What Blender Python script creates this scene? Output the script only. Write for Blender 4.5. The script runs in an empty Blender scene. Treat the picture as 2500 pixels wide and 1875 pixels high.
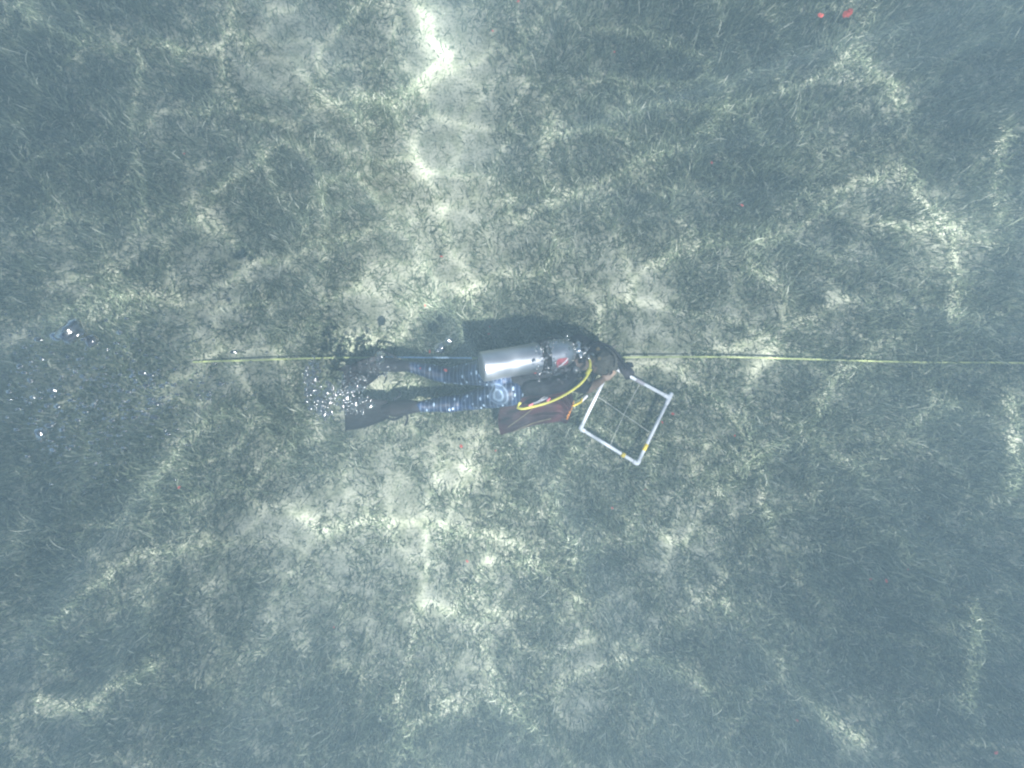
import bpy, bmesh, math, random
import numpy as np
from mathutils import Vector, Matrix, noise as mnoise

C = bpy.context.scene
COL = C.collection
H = 3.5            # camera height over the seabed, metres
F = 1140.0         # focal length in photo pixels (2500 px wide)
SUN_DIR = Vector((-0.27, 0.42, -1.0))   # travel direction of the refracted sunlight
WATER_Z = 3.80
rng = np.random.default_rng(11)
random.seed(11)

# ---------------------------------------------------------------- camera
cam = bpy.data.cameras.new('camera')
cam.sensor_width = 36.0
cam.lens = 36.0 * F / 2500.0
cam.clip_start = 0.05
cam.clip_end = 200.0
camo = bpy.data.objects.new('camera', cam)
COL.objects.link(camo)
camo.location = (0, 0, H)
camo.rotation_euler = (0, 0, 0)
C.camera = camo

# ---------------------------------------------------------------- world and sun
w = bpy.data.worlds.new('World')
C.world = w
w.use_nodes = True
wn = w.node_tree
sky = wn.nodes.new('ShaderNodeTexSky')
sky.sky_type = 'NISHITA'
sky.sun_disc = False
sky.sun_elevation = math.radians(65)
sky.sun_rotation = math.atan2(-SUN_DIR.x, -SUN_DIR.y)
bg = wn.nodes['Background']
bg.inputs['Strength'].default_value = 0.105
wn.links.new(sky.outputs[0], bg.inputs['Color'])
sl = bpy.data.lights.new('sun', 'SUN')
sl.energy = 5.0
sl.angle = math.radians(0.6)
sl.color = (1.0, 0.985, 0.94)
so = bpy.data.objects.new('sun', sl)
COL.objects.link(so)
so.rotation_euler = SUN_DIR.to_track_quat('-Z', 'Y').to_euler()
so.location = (1, -2, 12)

C.view_settings.view_transform = 'Standard'
C.view_settings.look = 'None'
C.view_settings.gamma = 1.0
C.view_settings.exposure = 0.80
cy = C.cycles
cy.use_denoising = True
cy.max_bounces = 8
cy.diffuse_bounces = 2
cy.glossy_bounces = 3
cy.transmission_bounces = 6
cy.volume_bounces = 1
cy.transparent_max_bounces = 12
cy.caustics_reflective = False
cy.caustics_refractive = False
cy.sample_clamp_indirect = 4.0
cy.pixel_filter_type = 'BLACKMAN_HARRIS'
cy.filter_width = 2.2

# ---------------------------------------------------------------- helpers
def at(px, py, z):
    k = (H - z) / F
    return Vector(((px - 1250.0) * k, (937.5 - py) * k, z))

def bed(px, py):
    return ((px - 1250.0) * H / F, (937.5 - py) * H / F)

def tag(o, label=None, cat=None, group=None, kind=None):
    if label: o['label'] = label
    if cat: o['category'] = cat
    if group: o['group'] = group
    if kind: o['kind'] = kind
    return o

def empty(name, loc, label, cat, group=None):
    o = bpy.data.objects.new(name, None)
    o.empty_display_size = 0.05
    COL.objects.link(o)
    o.location = loc
    return tag(o, label, cat, group)

def wpos(o):
    v = Vector(o.location)
    while o.parent:
        o = o.parent
        v = v + Vector(o.location)
    return v

def finish(name, bm, mat, parent=None, smooth=True, origin=None):
    """bm has world coordinates; moved so that the object's origin is useful."""
    me = bpy.data.meshes.new(name)
    bmesh.ops.recalc_face_normals(bm, faces=bm.faces)
    bm.to_mesh(me)
    bm.free()
    return finish_me(name, me, mat, parent, smooth, origin)

def finish_me(name, me, mat, parent=None, smooth=True, origin=None):
    o = bpy.data.objects.new(name, me)
    COL.objects.link(o)
    base = wpos(parent) if parent else Vector((0, 0, 0))
    if origin is None:
        origin = base
    origin = Vector(origin)
    me.transform(Matrix.Translation(-origin))
    o.location = origin - base
    if parent: o.parent = parent
    if mat: me.materials.append(mat)
    if smooth:
        me.polygons.foreach_set('use_smooth', [True] * len(me.polygons))
    me.update()
    return o

def frame(d):
    d = Vector(d).normalized()
    up = Vector((0, 0, 1)) if abs(d.z) < 0.9 else Vector((0, 1, 0))
    a = up.cross(d).normalized()
    b = d.cross(a).normalized()
    return a, b

def catmull(pts, n):
    pts = [Vector(p) for p in pts]
    out = []
    P_ = [pts[0] * 2 - pts[1]] + pts + [pts[-1] * 2 - pts[-2]]
    for i in range(1, len(P_) - 2):
        a, b, c, d = P_[i - 1], P_[i], P_[i + 1], P_[i + 2]
        for k in range(n):
            t = k / n
            out.append(0.5 * ((2 * b) + (c - a) * t + (2 * a - 5 * b + 4 * c - d) * t * t + (3 * b - a - 3 * c + d) * t ** 3))
    out.append(pts[-1])
    return out

def rings(bm, rs, caps=True):
    vs = [[bm.verts.new(p) for p in r] for r in rs]
    n = len(vs[0])
    for i in range(len(vs) - 1):
        for j in range(n):
            bm.faces.new((vs[i][j], vs[i][(j + 1) % n], vs[i + 1][(j + 1) % n], vs[i + 1][j]))
    if caps:
        bm.faces.new(vs[0][::-1])
        bm.faces.new(vs[-1])

def tube(bm, pts, r, seg=10, smooth=6, flat=1.0):
    pts = catmull(pts, smooth) if (smooth > 1 and len(pts) > 2) else [Vector(p) for p in pts]
    n = len(pts)
    rs = []
    a_prev = None
    for i, p in enumerate(pts):
        d = (pts[min(i + 1, n - 1)] - pts[max(i - 1, 0)])
        if a_prev is None:
            a, b = frame(d)
        else:
            d = d.normalized()
            a = (a_prev - d * a_prev.dot(d)).normalized()
            b = d.cross(a).normalized()
        a_prev = a
        rr = r(i / (n - 1)) if callable(r) else r
        rs.append([p + a * math.cos(t) * rr + b * math.sin(t) * rr * flat
                   for t in [2 * math.pi * k / seg for k in range(seg)]])
    rings(bm, rs)

def lathe(bm, a, b, prof, seg=32):
    """prof: list of (t 0..1 along a->b, radius)"""
    a, b = Vector(a), Vector(b)
    u, v = frame(b - a)
    rs = []
    for t, r in prof:
        p = a.lerp(b, t)
        rs.append([p + u * math.cos(k * 2 * math.pi / seg) * r + v * math.sin(k * 2 * math.pi / seg) * r for k in range(seg)])
    rings(bm, rs)

def capsule(bm, a, ra, b, rb, seg=14):
    a, b = Vector(a), Vector(b)
    L = (b - a).length
    d = (b - a).normalized()
    u, v = frame(d)
    rs = []
    for k in range(5):
        t = math.pi / 2 * (1 - k / 5 + 0.0)
        t = math.pi / 2 * (1 - (k + 0.3) / 5.3)
        rs.append((a - d * ra * math.sin(t), ra * math.cos(t)))
    for k in range(7):
        f = k / 6
        rs.append((a.lerp(b, f), ra + (rb - ra) * f))
    for k in range(1, 6):
        t = math.pi / 2 * (k / 5.6)
        rs.append((b + d * rb * math.sin(t), rb * math.cos(t)))
    rings(bm, [[p + u * math.cos(j * 2 * math.pi / seg) * r + v * math.sin(j * 2 * math.pi / seg) * r for j in range(seg)] for p, r in rs])

def chain(bm, pts):
    for (a, ra), (b, rb) in zip(pts[:-1], pts[1:]):
        capsule(bm, a, ra, b, rb)

def ellipsoid(bm, c, ax):
    """ax: three Vectors (already scaled)"""
    M = Matrix((ax[0].to_4d(), ax[1].to_4d(), ax[2].to_4d(), (0, 0, 0, 1))).transposed()
    for i in range(3): M[3][i] = 0
    M.translation = Vector(c)
    bmesh.ops.create_icosphere(bm, subdivisions=3, radius=1.0, matrix=M)

def box(bm, c, ax, bevel=0.0):
    r = bmesh.ops.create_cube(bm, size=2.0)
    M = Matrix((ax[0].to_4d(), ax[1].to_4d(), ax[2].to_4d(), (0, 0, 0, 1))).transposed()
    for i in range(3): M[3][i] = 0
    M.translation = Vector(c)
    bmesh.ops.transform(bm, matrix=M, verts=r['verts'])
    if bevel:
        es = list({e for v in r['verts'] for e in v.link_edges})
        bmesh.ops.bevel(bm, geom=es, offset=bevel, segments=2, affect='EDGES', profile=0.6)

def fused(bm, voxel=0.006, smooth=6, wrinkle=0.0, wscale=20.0):
    """fuse overlapping closed shapes into ONE continuous surface"""
    me = bpy.data.meshes.new('tmp')
    bmesh.ops.recalc_face_normals(bm, faces=bm.faces)
    bm.to_mesh(me); bm.free()
    o = bpy.data.objects.new('tmp', me)
    COL.objects.link(o)
    m = o.modifiers.new('r', 'REMESH'); m.mode = 'VOXEL'; m.voxel_size = voxel; m.adaptivity = 0.0
    if smooth:
        s = o.modifiers.new('s', 'SMOOTH'); s.iterations = smooth; s.factor = 0.5
    dg = bpy.context.evaluated_depsgraph_get()
    out = bpy.data.meshes.new_from_object(o.evaluated_get(dg))
    bpy.data.objects.remove(o); bpy.data.meshes.remove(me)
    if wrinkle:
        n = len(out.vertices)
        nr = [v.normal.copy() for v in out.vertices]
        for i, v in enumerate(out.vertices):
            k = mnoise.noise(Vector((v.co.x * wscale * 0.6, v.co.y * wscale, v.co.z * wscale)))
            k2 = mnoise.noise(v.co * wscale * 2.7)
            v.co += nr[i] * wrinkle * (k + 0.5 * k2)
    return out

# ---- numpy value noise / ridges
def vnoise(x, y, s, seed):
    r = np.random.default_rng(seed)
    T = r.random((256, 256))
    x = x * s + 57.3; y = y * s + 91.7
    xi = np.floor(x).astype(int); yi = np.floor(y).astype(int)
    fx = x - xi; fy = y - yi
    fx = fx * fx * (3 - 2 * fx); fy = fy * fy * (3 - 2 * fy)
    g = lambda a, b: T[a % 256, b % 256]
    return (g(xi, yi) * (1 - fx) + g(xi + 1, yi) * fx) * (1 - fy) + (g(xi, yi + 1) * (1 - fx) + g(xi + 1, yi + 1) * fx) * fy

def fbm(x, y, s, seed, n=4):
    t = 0; a = 1; q = 0
    for i in range(n):
        t = t + a * vnoise(x, y, s * 2 ** i, seed + i); q += a; a *= 0.5
    return t / q

def ridges(x, y, s, seed):
    r = np.random.default_rng(seed)
    JX = r.random((128, 128)); JY = r.random((128, 128))
    x = x * s + 40; y = y * s + 40
    xi = np.floor(x).astype(int); yi = np.floor(y).astype(int)
    f1 = np.full(x.shape, 9.0); f2 = np.full(x.shape, 9.0)
    for dx in (-1, 0, 1):
        for dy in (-1, 0, 1):
            a = xi + dx; b = yi + dy
            d = np.hypot(a + JX[a % 128, b % 128] - x, b + JY[a % 128, b % 128] - y)
            m = d < f1
            f2 = np.where(m, f1, np.minimum(f2, d)); f1 = np.where(m, d, f1)
    return f2 - f1

# ---------------------------------------------------------------- materials
def mat(name, color, rough=0.6, metal=0.0, spec=0.3, var=0.0, vscale=30.0, bump=0.0, bscale=60.0, color2=None):
    m = bpy.data.materials.new(name); m.use_nodes = True
    nt = m.node_tree; p = nt.nodes['Principled BSDF']
    p.inputs['Base Color'].default_value = (*color, 1)
    p.inputs['Roughness'].default_value = rough
    p.inputs['Metallic'].default_value = metal
    p.inputs['Specular IOR Level'].default_value = spec
    tc = nt.nodes.new('ShaderNodeTexCoord')
    if var or color2:
        n = nt.nodes.new('ShaderNodeTexNoise'); n.inputs['Scale'].default_value = vscale; n.inputs['Detail'].default_value = 5
        nt.links.new(tc.outputs['Object'], n.inputs['Vector'])
        cr = nt.nodes.new('ShaderNodeValToRGB')
        c2 = color2 or tuple(min(1, c * (1 + var)) for c in color)
        c1 = color if color2 else tuple(c * (1 - var) for c in color)
        cr.color_ramp.elements[0].position = 0.35; cr.color_ramp.elements[1].position = 0.65
        cr.color_ramp.elements[0].color = (*c1, 1); cr.color_ramp.elements[1].color = (*c2, 1)
        nt.links.new(n.outputs['Fac'], cr.inputs['Fac'])
        nt.links.new(cr.outputs['Color'], p.inputs['Base Color'])
    if bump:
        n2 = nt.nodes.new('ShaderNodeTexNoise'); n2.inputs['Scale'].default_value = bscale; n2.inputs['Detail'].default_value = 6
        nt.links.new(tc.outputs['Object'], n2.inputs['Vector'])
        b = nt.nodes.new('ShaderNodeBump'); b.inputs['Strength'].default_value = bump; b.inputs['Distance'].default_value = 0.01
        nt.links.new(n2.outputs['Fac'], b.inputs['Height'])
        nt.links.new(b.outputs['Normal'], p.inputs['Normal'])
    return m

M = {}
M['black'] = mat('black_neoprene', (0.012, 0.013, 0.018), 0.75, var=0.3, bump=0.3, bscale=90)
M['fin'] = mat('fin_rubber', (0.012, 0.012, 0.014), 0.6, spec=0.2, color2=(0.017, 0.014, 0.015), vscale=18, bump=0.1)
M['strap'] = mat('webbing', (0.01, 0.011, 0.015), 0.8, bump=0.4, bscale=300)
M['alu'] = mat('brushed_aluminium', (0.34, 0.36, 0.40), 0.36, metal=0.85, spec=0.5, color2=(0.43, 0.45, 0.49), vscale=9, bump=0.06, bscale=220)
M['chrome'] = mat('chrome', (0.7, 0.7, 0.7), 0.18, metal=1.0)
M['skin'] = mat('skin', (0.17, 0.125, 0.10), 0.5, var=0.15, vscale=25)
M['hair'] = mat('hair', (0.055, 0.056, 0.050), 0.7, color2=(0.11, 0.11, 0.092), vscale=22, bump=0.6, bscale=160)
M['yellow'] = mat('yellow_hose', (0.56, 0.54, 0.10), 0.45, var=0.08, vscale=60)
M['orange'] = mat('orange_net', (0.75, 0.30, 0.04), 0.6)
M['pvc'] = mat('white_pvc', (0.62, 0.65, 0.70), 0.5, color2=(0.50, 0.54, 0.58), vscale=14)
M['pvcdark'] = mat('grey_tape', (0.30, 0.29, 0.33), 0.6)
M['ytape'] = mat('yellow_tape', (0.62, 0.48, 0.05), 0.6, var=0.2, vscale=120)
M['string'] = mat('string', (0.6, 0.62, 0.58), 0.8)
M['tape'] = mat('tape_yellow', (0.31, 0.36, 0.15), 0.5, var=0.15, vscale=25)
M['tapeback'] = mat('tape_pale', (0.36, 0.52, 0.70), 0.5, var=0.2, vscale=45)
M['red'] = mat('red_algae', (0.42, 0.07, 0.055), 0.6, var=0.3, vscale=80)
M['pink'] = mat('pink_plastic', (0.75, 0.22, 0.26), 0.5)
M['sticker'] = mat('maroon_sticker', (0.30, 0.03, 0.05), 0.45, color2=(0.42, 0.14, 0.16), vscale=120)
M['white'] = mat('white_print', (0.75, 0.72, 0.76), 0.5)
M['olive'] = mat('olive_strap', (0.17, 0.14, 0.08), 0.8, var=0.3)
M['clear'] = mat('grey_plastic', (0.22, 0.24, 0.28), 0.3, spec=0.5)

def leggings_mat(base, ring_c):
    m = bpy.data.materials.new('patterned_leggings'); m.use_nodes = True
    nt = m.node_tree; N = nt.nodes; L = nt.links
    p = N['Principled BSDF']; p.inputs['Roughness'].default_value = 0.5; p.inputs['Specular IOR Level'].default_value = 0.3
    tc = N.new('ShaderNodeTexCoord')
    # curved fine bands across the leg
    mp = N.new('ShaderNodeMapping'); mp.inputs['Scale'].default_value = (1, 0.25, 0.25)
    L.new(tc.outputs['Object'], mp.inputs['Vector'])
    wv = N.new('ShaderNodeTexWave'); wv.wave_type = 'BANDS'; wv.bands_direction = 'X'
    wv.inputs['Scale'].default_value = 11.0; wv.inputs['Distortion'].default_value = 5.0
    wv.inputs['Detail'].default_value = 1.0; wv.inputs['Detail Scale'].default_value = 1.6
    L.new(mp.outputs['Vector'], wv.inputs['Vector'])
    r1 = N.new('ShaderNodeValToRGB'); r1.color_ramp.elements[0].position = 0.86; r1.color_ramp.elements[1].position = 0.97
    L.new(wv.outputs['Fac'], r1.inputs['Fac'])
    # stretched pale spots
    mp2 = N.new('ShaderNodeMapping'); mp2.inputs['Scale'].default_value = (30, 14, 14)
    L.new(tc.outputs['Object'], mp2.inputs['Vector'])
    vo = N.new('ShaderNodeTexVoronoi'); vo.inputs['Scale'].default_value = 1.0; vo.inputs['Randomness'].default_value = 0.75
    L.new(mp2.outputs['Vector'], vo.inputs['Vector'])
    r2 = N.new('ShaderNodeValToRGB'); r2.color_ramp.elements[0].position = 0.17; r2.color_ramp.elements[1].position = 0.24
    r2.color_ramp.elements[0].color = (1, 1, 1, 1); r2.color_ramp.elements[1].color = (0, 0, 0, 1)
    L.new(vo.outputs['Distance'], r2.inputs['Fac'])
    # ring motif on the hip
    d = N.new('ShaderNodeVectorMath'); d.operation = 'DISTANCE'
    d.inputs[1].default_value = Vector(ring_c) - Vector(base)
    L.new(tc.outputs['Object'], d.inputs[0])
    r3 = N.new('ShaderNodeValToRGB'); cr = r3.color_ramp
    cr.elements[0].position = 0.0; cr.elements[0].color = (1, 1, 1, 1)
    cr.elements[1].position = 0.075; cr.elements[1].color = (0, 0, 0, 1)
    for ps, c in ((0.16, 0.15), (0.36, 0.15), (0.40, 0.42), (0.45, 0.42), (0.50, 0.1), (0.63, 0.1), (0.67, 0.36), (0.72, 0.1), (0.78, 0.0)):
        e = cr.elements.new(ps); e.color = (c, c, c, 1)
    ms = N.new('ShaderNodeMath'); ms.operation = 'MULTIPLY'; ms.inputs[1].default_value = 8.0
    L.new(d.outputs['Value'], ms.inputs[0]); L.new(ms.outputs[0], r3.inputs['Fac'])
    inside = N.new('ShaderNodeMath'); inside.operation = 'GREATER_THAN'; inside.inputs[1].default_value = 0.76
    L.new(ms.outputs[0], inside.inputs[0])
    # base blue with shapes
    nz = N.new('ShaderNodeTexNoise'); nz.inputs['Scale'].default_value = 16; nz.inputs['Detail'].default_value = 3
    L.new(tc.outputs['Object'], nz.inputs['Vector'])
    rb = N.new('ShaderNodeValToRGB')
    rb.color_ramp.elements[0].position = 0.38; rb.color_ramp.elements[0].color = (0.004, 0.008, 0.028, 1)
    rb.color_ramp.elements[1].position = 0.66; rb.color_ramp.elements[1].color = (0.014, 0.034, 0.092, 1)
    L.new(nz.outputs['Fac'], rb.inputs['Fac'])
    mx1 = N.new('ShaderNodeMath'); mx1.operation = 'MULTIPLY'; mx1.inputs[1].default_value = 0.20; L.new(r1.outputs['Color'], mx1.inputs[0])
    mx2 = N.new('ShaderNodeMath'); mx2.operation = 'MAXIMUM'; L.new(mx1.outputs[0], mx2.inputs[0]); L.new(r2.outputs['Color'], mx2.inputs[1])
    mx3 = N.new('ShaderNodeMath'); mx3.operation = 'MULTIPLY'; L.new(mx2.outputs[0], mx3.inputs[0]); L.new(inside.outputs[0], mx3.inputs[1])
    mx4 = N.new('ShaderNodeMath'); mx4.operation = 'MAXIMUM'; L.new(mx3.outputs[0], mx4.inputs[0]); L.new(r3.outputs['Color'], mx4.inputs[1])
    mc = N.new('ShaderNodeMix'); mc.data_type = 'RGBA'
    L.new(mx4.outputs[0], mc.inputs['Factor']); L.new(rb.outputs['Color'], mc.inputs['A'])
    mc.inputs['B'].default_value = (0.36, 0.48, 0.62, 1)
    L.new(mc.outputs['Result'], p.inputs['Base Color'])
    return m

def sand_mat():
    m = bpy.data.materials.new('sand'); m.use_nodes = True
    nt = m.node_tree; N = nt.nodes; L = nt.links
    p = N['Principled BSDF']; p.inputs['Roughness'].default_value = 0.95; p.inputs['Specular IOR Level'].default_value = 0.1
    tc = N.new('ShaderNodeTexCoord')
    def nz(s, d):
        n = N.new('ShaderNodeTexNoise'); n.inputs['Scale'].default_value = s; n.inputs['Detail'].default_value = d
        n.inputs['Roughness'].default_value = 0.65
        L.new(tc.outputs['Object'], n.inputs['Vector']); return n
    a = nz(2.2, 5); b = nz(55, 4); c = nz(9, 4)
    ra = N.new('ShaderNodeValToRGB')
    ra.color_ramp.elements[0].position = 0.36; ra.color_ramp.elements[0].color = (0.25, 0.26, 0.20, 1)
    ra.color_ramp.elements[1].position = 0.62; ra.color_ramp.elements[1].color = (0.36, 0.37, 0.30, 1)
    L.new(a.outputs['Fac'], ra.inputs['Fac'])
    rb = N.new('ShaderNodeValToRGB')
    rb.color_ramp.elements[0].position = 0.36; rb.color_ramp.elements[0].color = (0.30, 0.33, 0.26, 1)
    rb.color_ramp.elements[1].position = 0.54; rb.color_ramp.elements[1].color = (1, 1, 1, 1)
    L.new(b.outputs['Fac'], rb.inputs['Fac'])
    rc = N.new('ShaderNodeValToRGB')
    rc.color_ramp.elements[0].position = 0.38; rc.color_ramp.elements[0].color = (0.55, 0.6, 0.5, 1)
    rc.color_ramp.elements[1].position = 0.55; rc.color_ramp.elements[1].color = (1, 1, 1, 1)
    L.new(c.outputs['Fac'], rc.inputs['Fac'])
    m1 = N.new('ShaderNodeMix'); m1.data_type = 'RGBA'; m1.blend_type = 'MULTIPLY'; m1.inputs['Factor'].default_value = 0.75
    L.new(ra.outputs['Color'], m1.inputs['A']); L.new(rb.outputs['Color'], m1.inputs['B'])
    m2 = N.new('ShaderNodeMix'); m2.data_type = 'RGBA'; m2.blend_type = 'MULTIPLY'; m2.inputs['Factor'].default_value = 0.7
    L.new(m1.outputs['Result'], m2.inputs['A']); L.new(rc.outputs['Color'], m2.inputs['B'])
    L.new(m2.outputs['Result'], p.inputs['Base Color'])
    bp = N.new('ShaderNodeBump'); bp.inputs['Strength'].default_value = 0.5; bp.inputs['Distance'].default_value = 0.02
    L.new(b.outputs['Fac'], bp.inputs['Height']); L.new(bp.outputs['Normal'], p.inputs['Normal'])
    return m

def grass_mat():
    m = bpy.data.materials.new('seagrass_blade'); m.use_nodes = True
    nt = m.node_tree; N = nt.nodes; L = nt.links
    p = N['Principled BSDF']; p.inputs['Roughness'].default_value = 0.6; p.inputs['Specular IOR Level'].default_value = 0.2
    at_ = N.new('ShaderNodeAttribute'); at_.attribute_name = 'leaf_tone'
    r = N.new('ShaderNodeValToRGB'); cr = r.color_ramp
    cr.elements[0].position = 0.0; cr.elements[0].color = (0.045, 0.058, 0.036, 1)
    cr.elements[1].position = 1.0; cr.elements[1].color = (0.54, 0.57, 0.47, 1)
    for ps, c in ((0.28, (0.072, 0.098, 0.052)), (0.52, (0.135, 0.172, 0.110)), (0.75, (0.235, 0.275, 0.190)), (0.92, (0.37, 0.41, 0.30))):
        e = cr.elements.new(ps); e.color = (*c, 1)
    L.new(at_.outputs['Fac'], r.inputs['Fac'])
    L.new(r.outputs['Color'], p.inputs['Base Color'])
    tr = N.new('ShaderNodeBsdfTranslucent'); L.new(r.outputs['Color'], tr.inputs['Color'])
    mx = N.new('ShaderNodeMixShader'); mx.inputs[0].default_value = 0.25
    L.new(p.outputs[0], mx.inputs[1]); L.new(tr.outputs[0], mx.inputs[2])
    L.new(mx.outputs[0], N['Material Output'].inputs['Surface'])
    return m

def bubble_mat(): # air seen from outside
    m = bpy.data.materials.new('air_bubble'); m.use_nodes = True
    nt = m.node_tree; N = nt.nodes; L = nt.links
    N.remove(N['Principled BSDF'])
    g = N.new('ShaderNodeBsdfGlass'); g.inputs['IOR'].default_value = 0.76; g.inputs['Roughness'].default_value = 0.03
    g.inputs['Color'].default_value = (0.66, 0.67, 0.70, 1)
    gl = N.new('ShaderNodeBsdfGlossy'); gl.inputs['Roughness'].default_value = 0.14; gl.inputs['Color'].default_value = (1, 1, 1, 1)
    mx = N.new('ShaderNodeMixShader'); mx.inputs[0].default_value = 0.15
    L.new(g.outputs[0], mx.inputs[1]); L.new(gl.outputs[0], mx.inputs[2])
    L.new(mx.outputs[0], N['Material Output'].inputs['Surface'])
    return m

def bag_mat():
    m = mat('maroon_mesh', (0.050, 0.010, 0.014), 0.7, color2=(0.022, 0.007, 0.012), vscale=9)
    nt = m.node_tree; N = nt.nodes; L = nt.links
    p = N['Principled BSDF']
    tr = N.new('ShaderNodeBsdfTransparent')
    tc = N.new('ShaderNodeTexCoord')
    v = N.new('ShaderNodeTexVoronoi'); v.inputs['Scale'].default_value = 260
    L.new(tc.outputs['Object'], v.inputs['Vector'])
    th = N.new('ShaderNodeMath'); th.operation = 'LESS_THAN'; th.inputs[1].default_value = 0.27
    L.new(v.outputs['Distance'], th.inputs[0])
    mx = N.new('ShaderNodeMixShader')
    L.new(th.outputs[0], mx.inputs[0]); L.new(p.outputs[0], mx.inputs[1]); L.new(tr.outputs[0], mx.inputs[2])
    L.new(mx.outputs[0], N['Material Output'].inputs['Surface'])
    return m

# ---------------------------------------------------------------- seabed
VS = 2500.0 / 2212.0    # some positions below were read off a 2212 px wide view
bm = bmesh.new()
bmesh.ops.create_grid(bm, x_segments=60, y_segments=60, size=60)
seabed = finish('seabed', bm, sand_mat(), smooth=False)
tag(seabed, 'pale sand seabed showing between the seagrass', kind='structure')

sand_spots = [(900, 60, 90, 1.0), (960, 150, 110, .85), (1000, 280, 110, 0.7), (985, 470, 85, 0.9), (930, 380, 60, .8), (560, 40, 90, 0.8), (640, 130, 70, 0.6),
              (830, 620, 80, 0.8), (1010, 610, 55, 0.6), (985, 940, 70, 0.9), (1000, 1010, 70, 0.9), (900, 1150, 130, 0.9),
              (660, 1110, 70, 0.8), (1080, 1170, 80, 0.8), (960, 1490, 80, 0.8), (290, 1220, 80, 0.7), (440, 1190, 70, .5),
              (1300, 600, 100, 0.9), (1380, 690, 110, 0.8), (1750, 640, 80, 0.4), (480, 780, 90, 0.7), (2050, 500, 70, 0.7),
              (760, 900, 50, .5), (1300, 860, 70, 0.6), (1420, 800, 60, .5), (120, 1530, 90, 0.6), (770, 350, 50, .7), (1120, 490, 50, .8),
              (800, 690, 60, .7), (500, 520, 60, .5), (1230, 1500, 70, .7), (640, 1340, 60, .5), (1650, 780, 70, .4), (540, 1150, 50, .4), (1650, 1420, 60, .4), (757, 768, 40, .8), (850, 838, 45, .9), (700, 800, 35, .6), (900, 1290, 90, .35), (1100, 1400, 90, .3), (500, 1300, 80, .3), (1850, 700, 90, .3)]
dense_spots = [(1500, 130, 230, 1.0), (1650, 340, 150, 0.9), (600, 420, 130, 0.8), (1900, 1180, 230, 1.0), (2100, 200, 180, 0.9),
               (1330, 1080, 130, 0.6), (1650, 1580, 160, 0.7), (700, 1560, 130, 0.6), (230, 380, 150, 0.6), (180, 120, 160, 0.6), (230, 1090, 150, 0.7),
               (1130, 360, 90, 0.5), (1500, 620, 70, 0.5), (1100, 640, 80, 0.6), (860, 250, 50, 0.4), (740, 740, 80, 0.5), (2050, 1500, 200, 0.7), (380, 1330, 120, .5),
               (350, 960, 120, .4), (1750, 900, 150, .4), (960, 735, 60, .9), (985, 715, 50, 1.1), (900, 745, 40, .5), (520, 1380, 80, .3)]  # some dark grass added beside the tank shadow to blur its left end
def spots(x, y, lst):
    t = np.zeros_like(x)
    wx = x + 0.18 * (fbm(x, y, 2.3, 301) - .5) * 2; wy = y + 0.18 * (fbm(x, y, 2.3, 401) - .5) * 2
    for vx, vy, r, k in lst:
        bx, by = bed(vx * VS, vy * VS); rr = r * VS * H / F
        t = t + k * np.exp(-((wx - bx) ** 2 + (wy - by) ** 2) / (rr * rr))
    return t

def grass_density(x, y):
    d = 0.56 + 1.0 * (fbm(x, y, 1.4, 21, 5) - 0.5) + 0.9 * (fbm(x, y, 6.5, 31, 3) - 0.5)
    d = d - 0.42 * spots(x, y, sand_spots) + 0.42 * spots(x, y, dense_spots)
    return np.clip(d, 0.05, 1.15)

NB = 460000
X = rng.uniform(-9.5, 9.5, NB * 7); Y = rng.uniform(-8.5, 8.5, NB * 7)
inner = (np.abs(X) < 4.6) & (np.abs(Y) < 3.6)
keep = rng.random(X.size) * 1.15 < grass_density(X, Y) * np.where(inner, 1.0, 0.12 * np.clip((9.6 - np.hypot(X, Y * 1.12)) / 3.0, 0, 1))
X = X[keep]; Y = Y[keep]; print('blades', X.size)
n = X.size
dens = grass_density(X, Y)
ang = rng.uniform(0, 2 * math.pi, n) 
swirl = (fbm(X, Y, 3.0, 77, 2) - 0.5) * 14
ang = np.where(rng.random(n) < 0.55, swirl + rng.normal(0, 0.7, n), ang)
L_ = rng.gamma(6.0, 0.0112, n) * (0.72 + 0.38 * np.clip(dens, 0, 1))
L_ = np.clip(L_, 0.03, 0.19)
Wd = rng.uniform(0.0017, 0.0037, n)
outer = (np.abs(X) > 4.6) | (np.abs(Y) > 3.6)
Wd = np.where(outer, Wd * 1.9, Wd); L_ = np.where(outer, L_ * 1.25, L_)
lean0 = np.abs(rng.normal(0.35, 0.30, n))
curl = rng.normal(0.95, 0.45, n)
side = rng.normal(0, 0.55, n)
flatd = rng.random(n) < 0.22
lean0 = np.where(flatd, rng.uniform(1.1, 1.5, n), lean0)
curl = np.where(flatd, rng.uniform(-0.1, 0.1, n), curl)
roll = rng.uniform(0, math.pi, n)
SEG = 4
cx, cyy, cz = X.copy(), Y.copy(), np.full(n, -0.003)
cz = np.where(flatd, 0.004, cz)
V = np.zeros((n, (SEG + 1) * 2, 3), np.float32)
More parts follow.
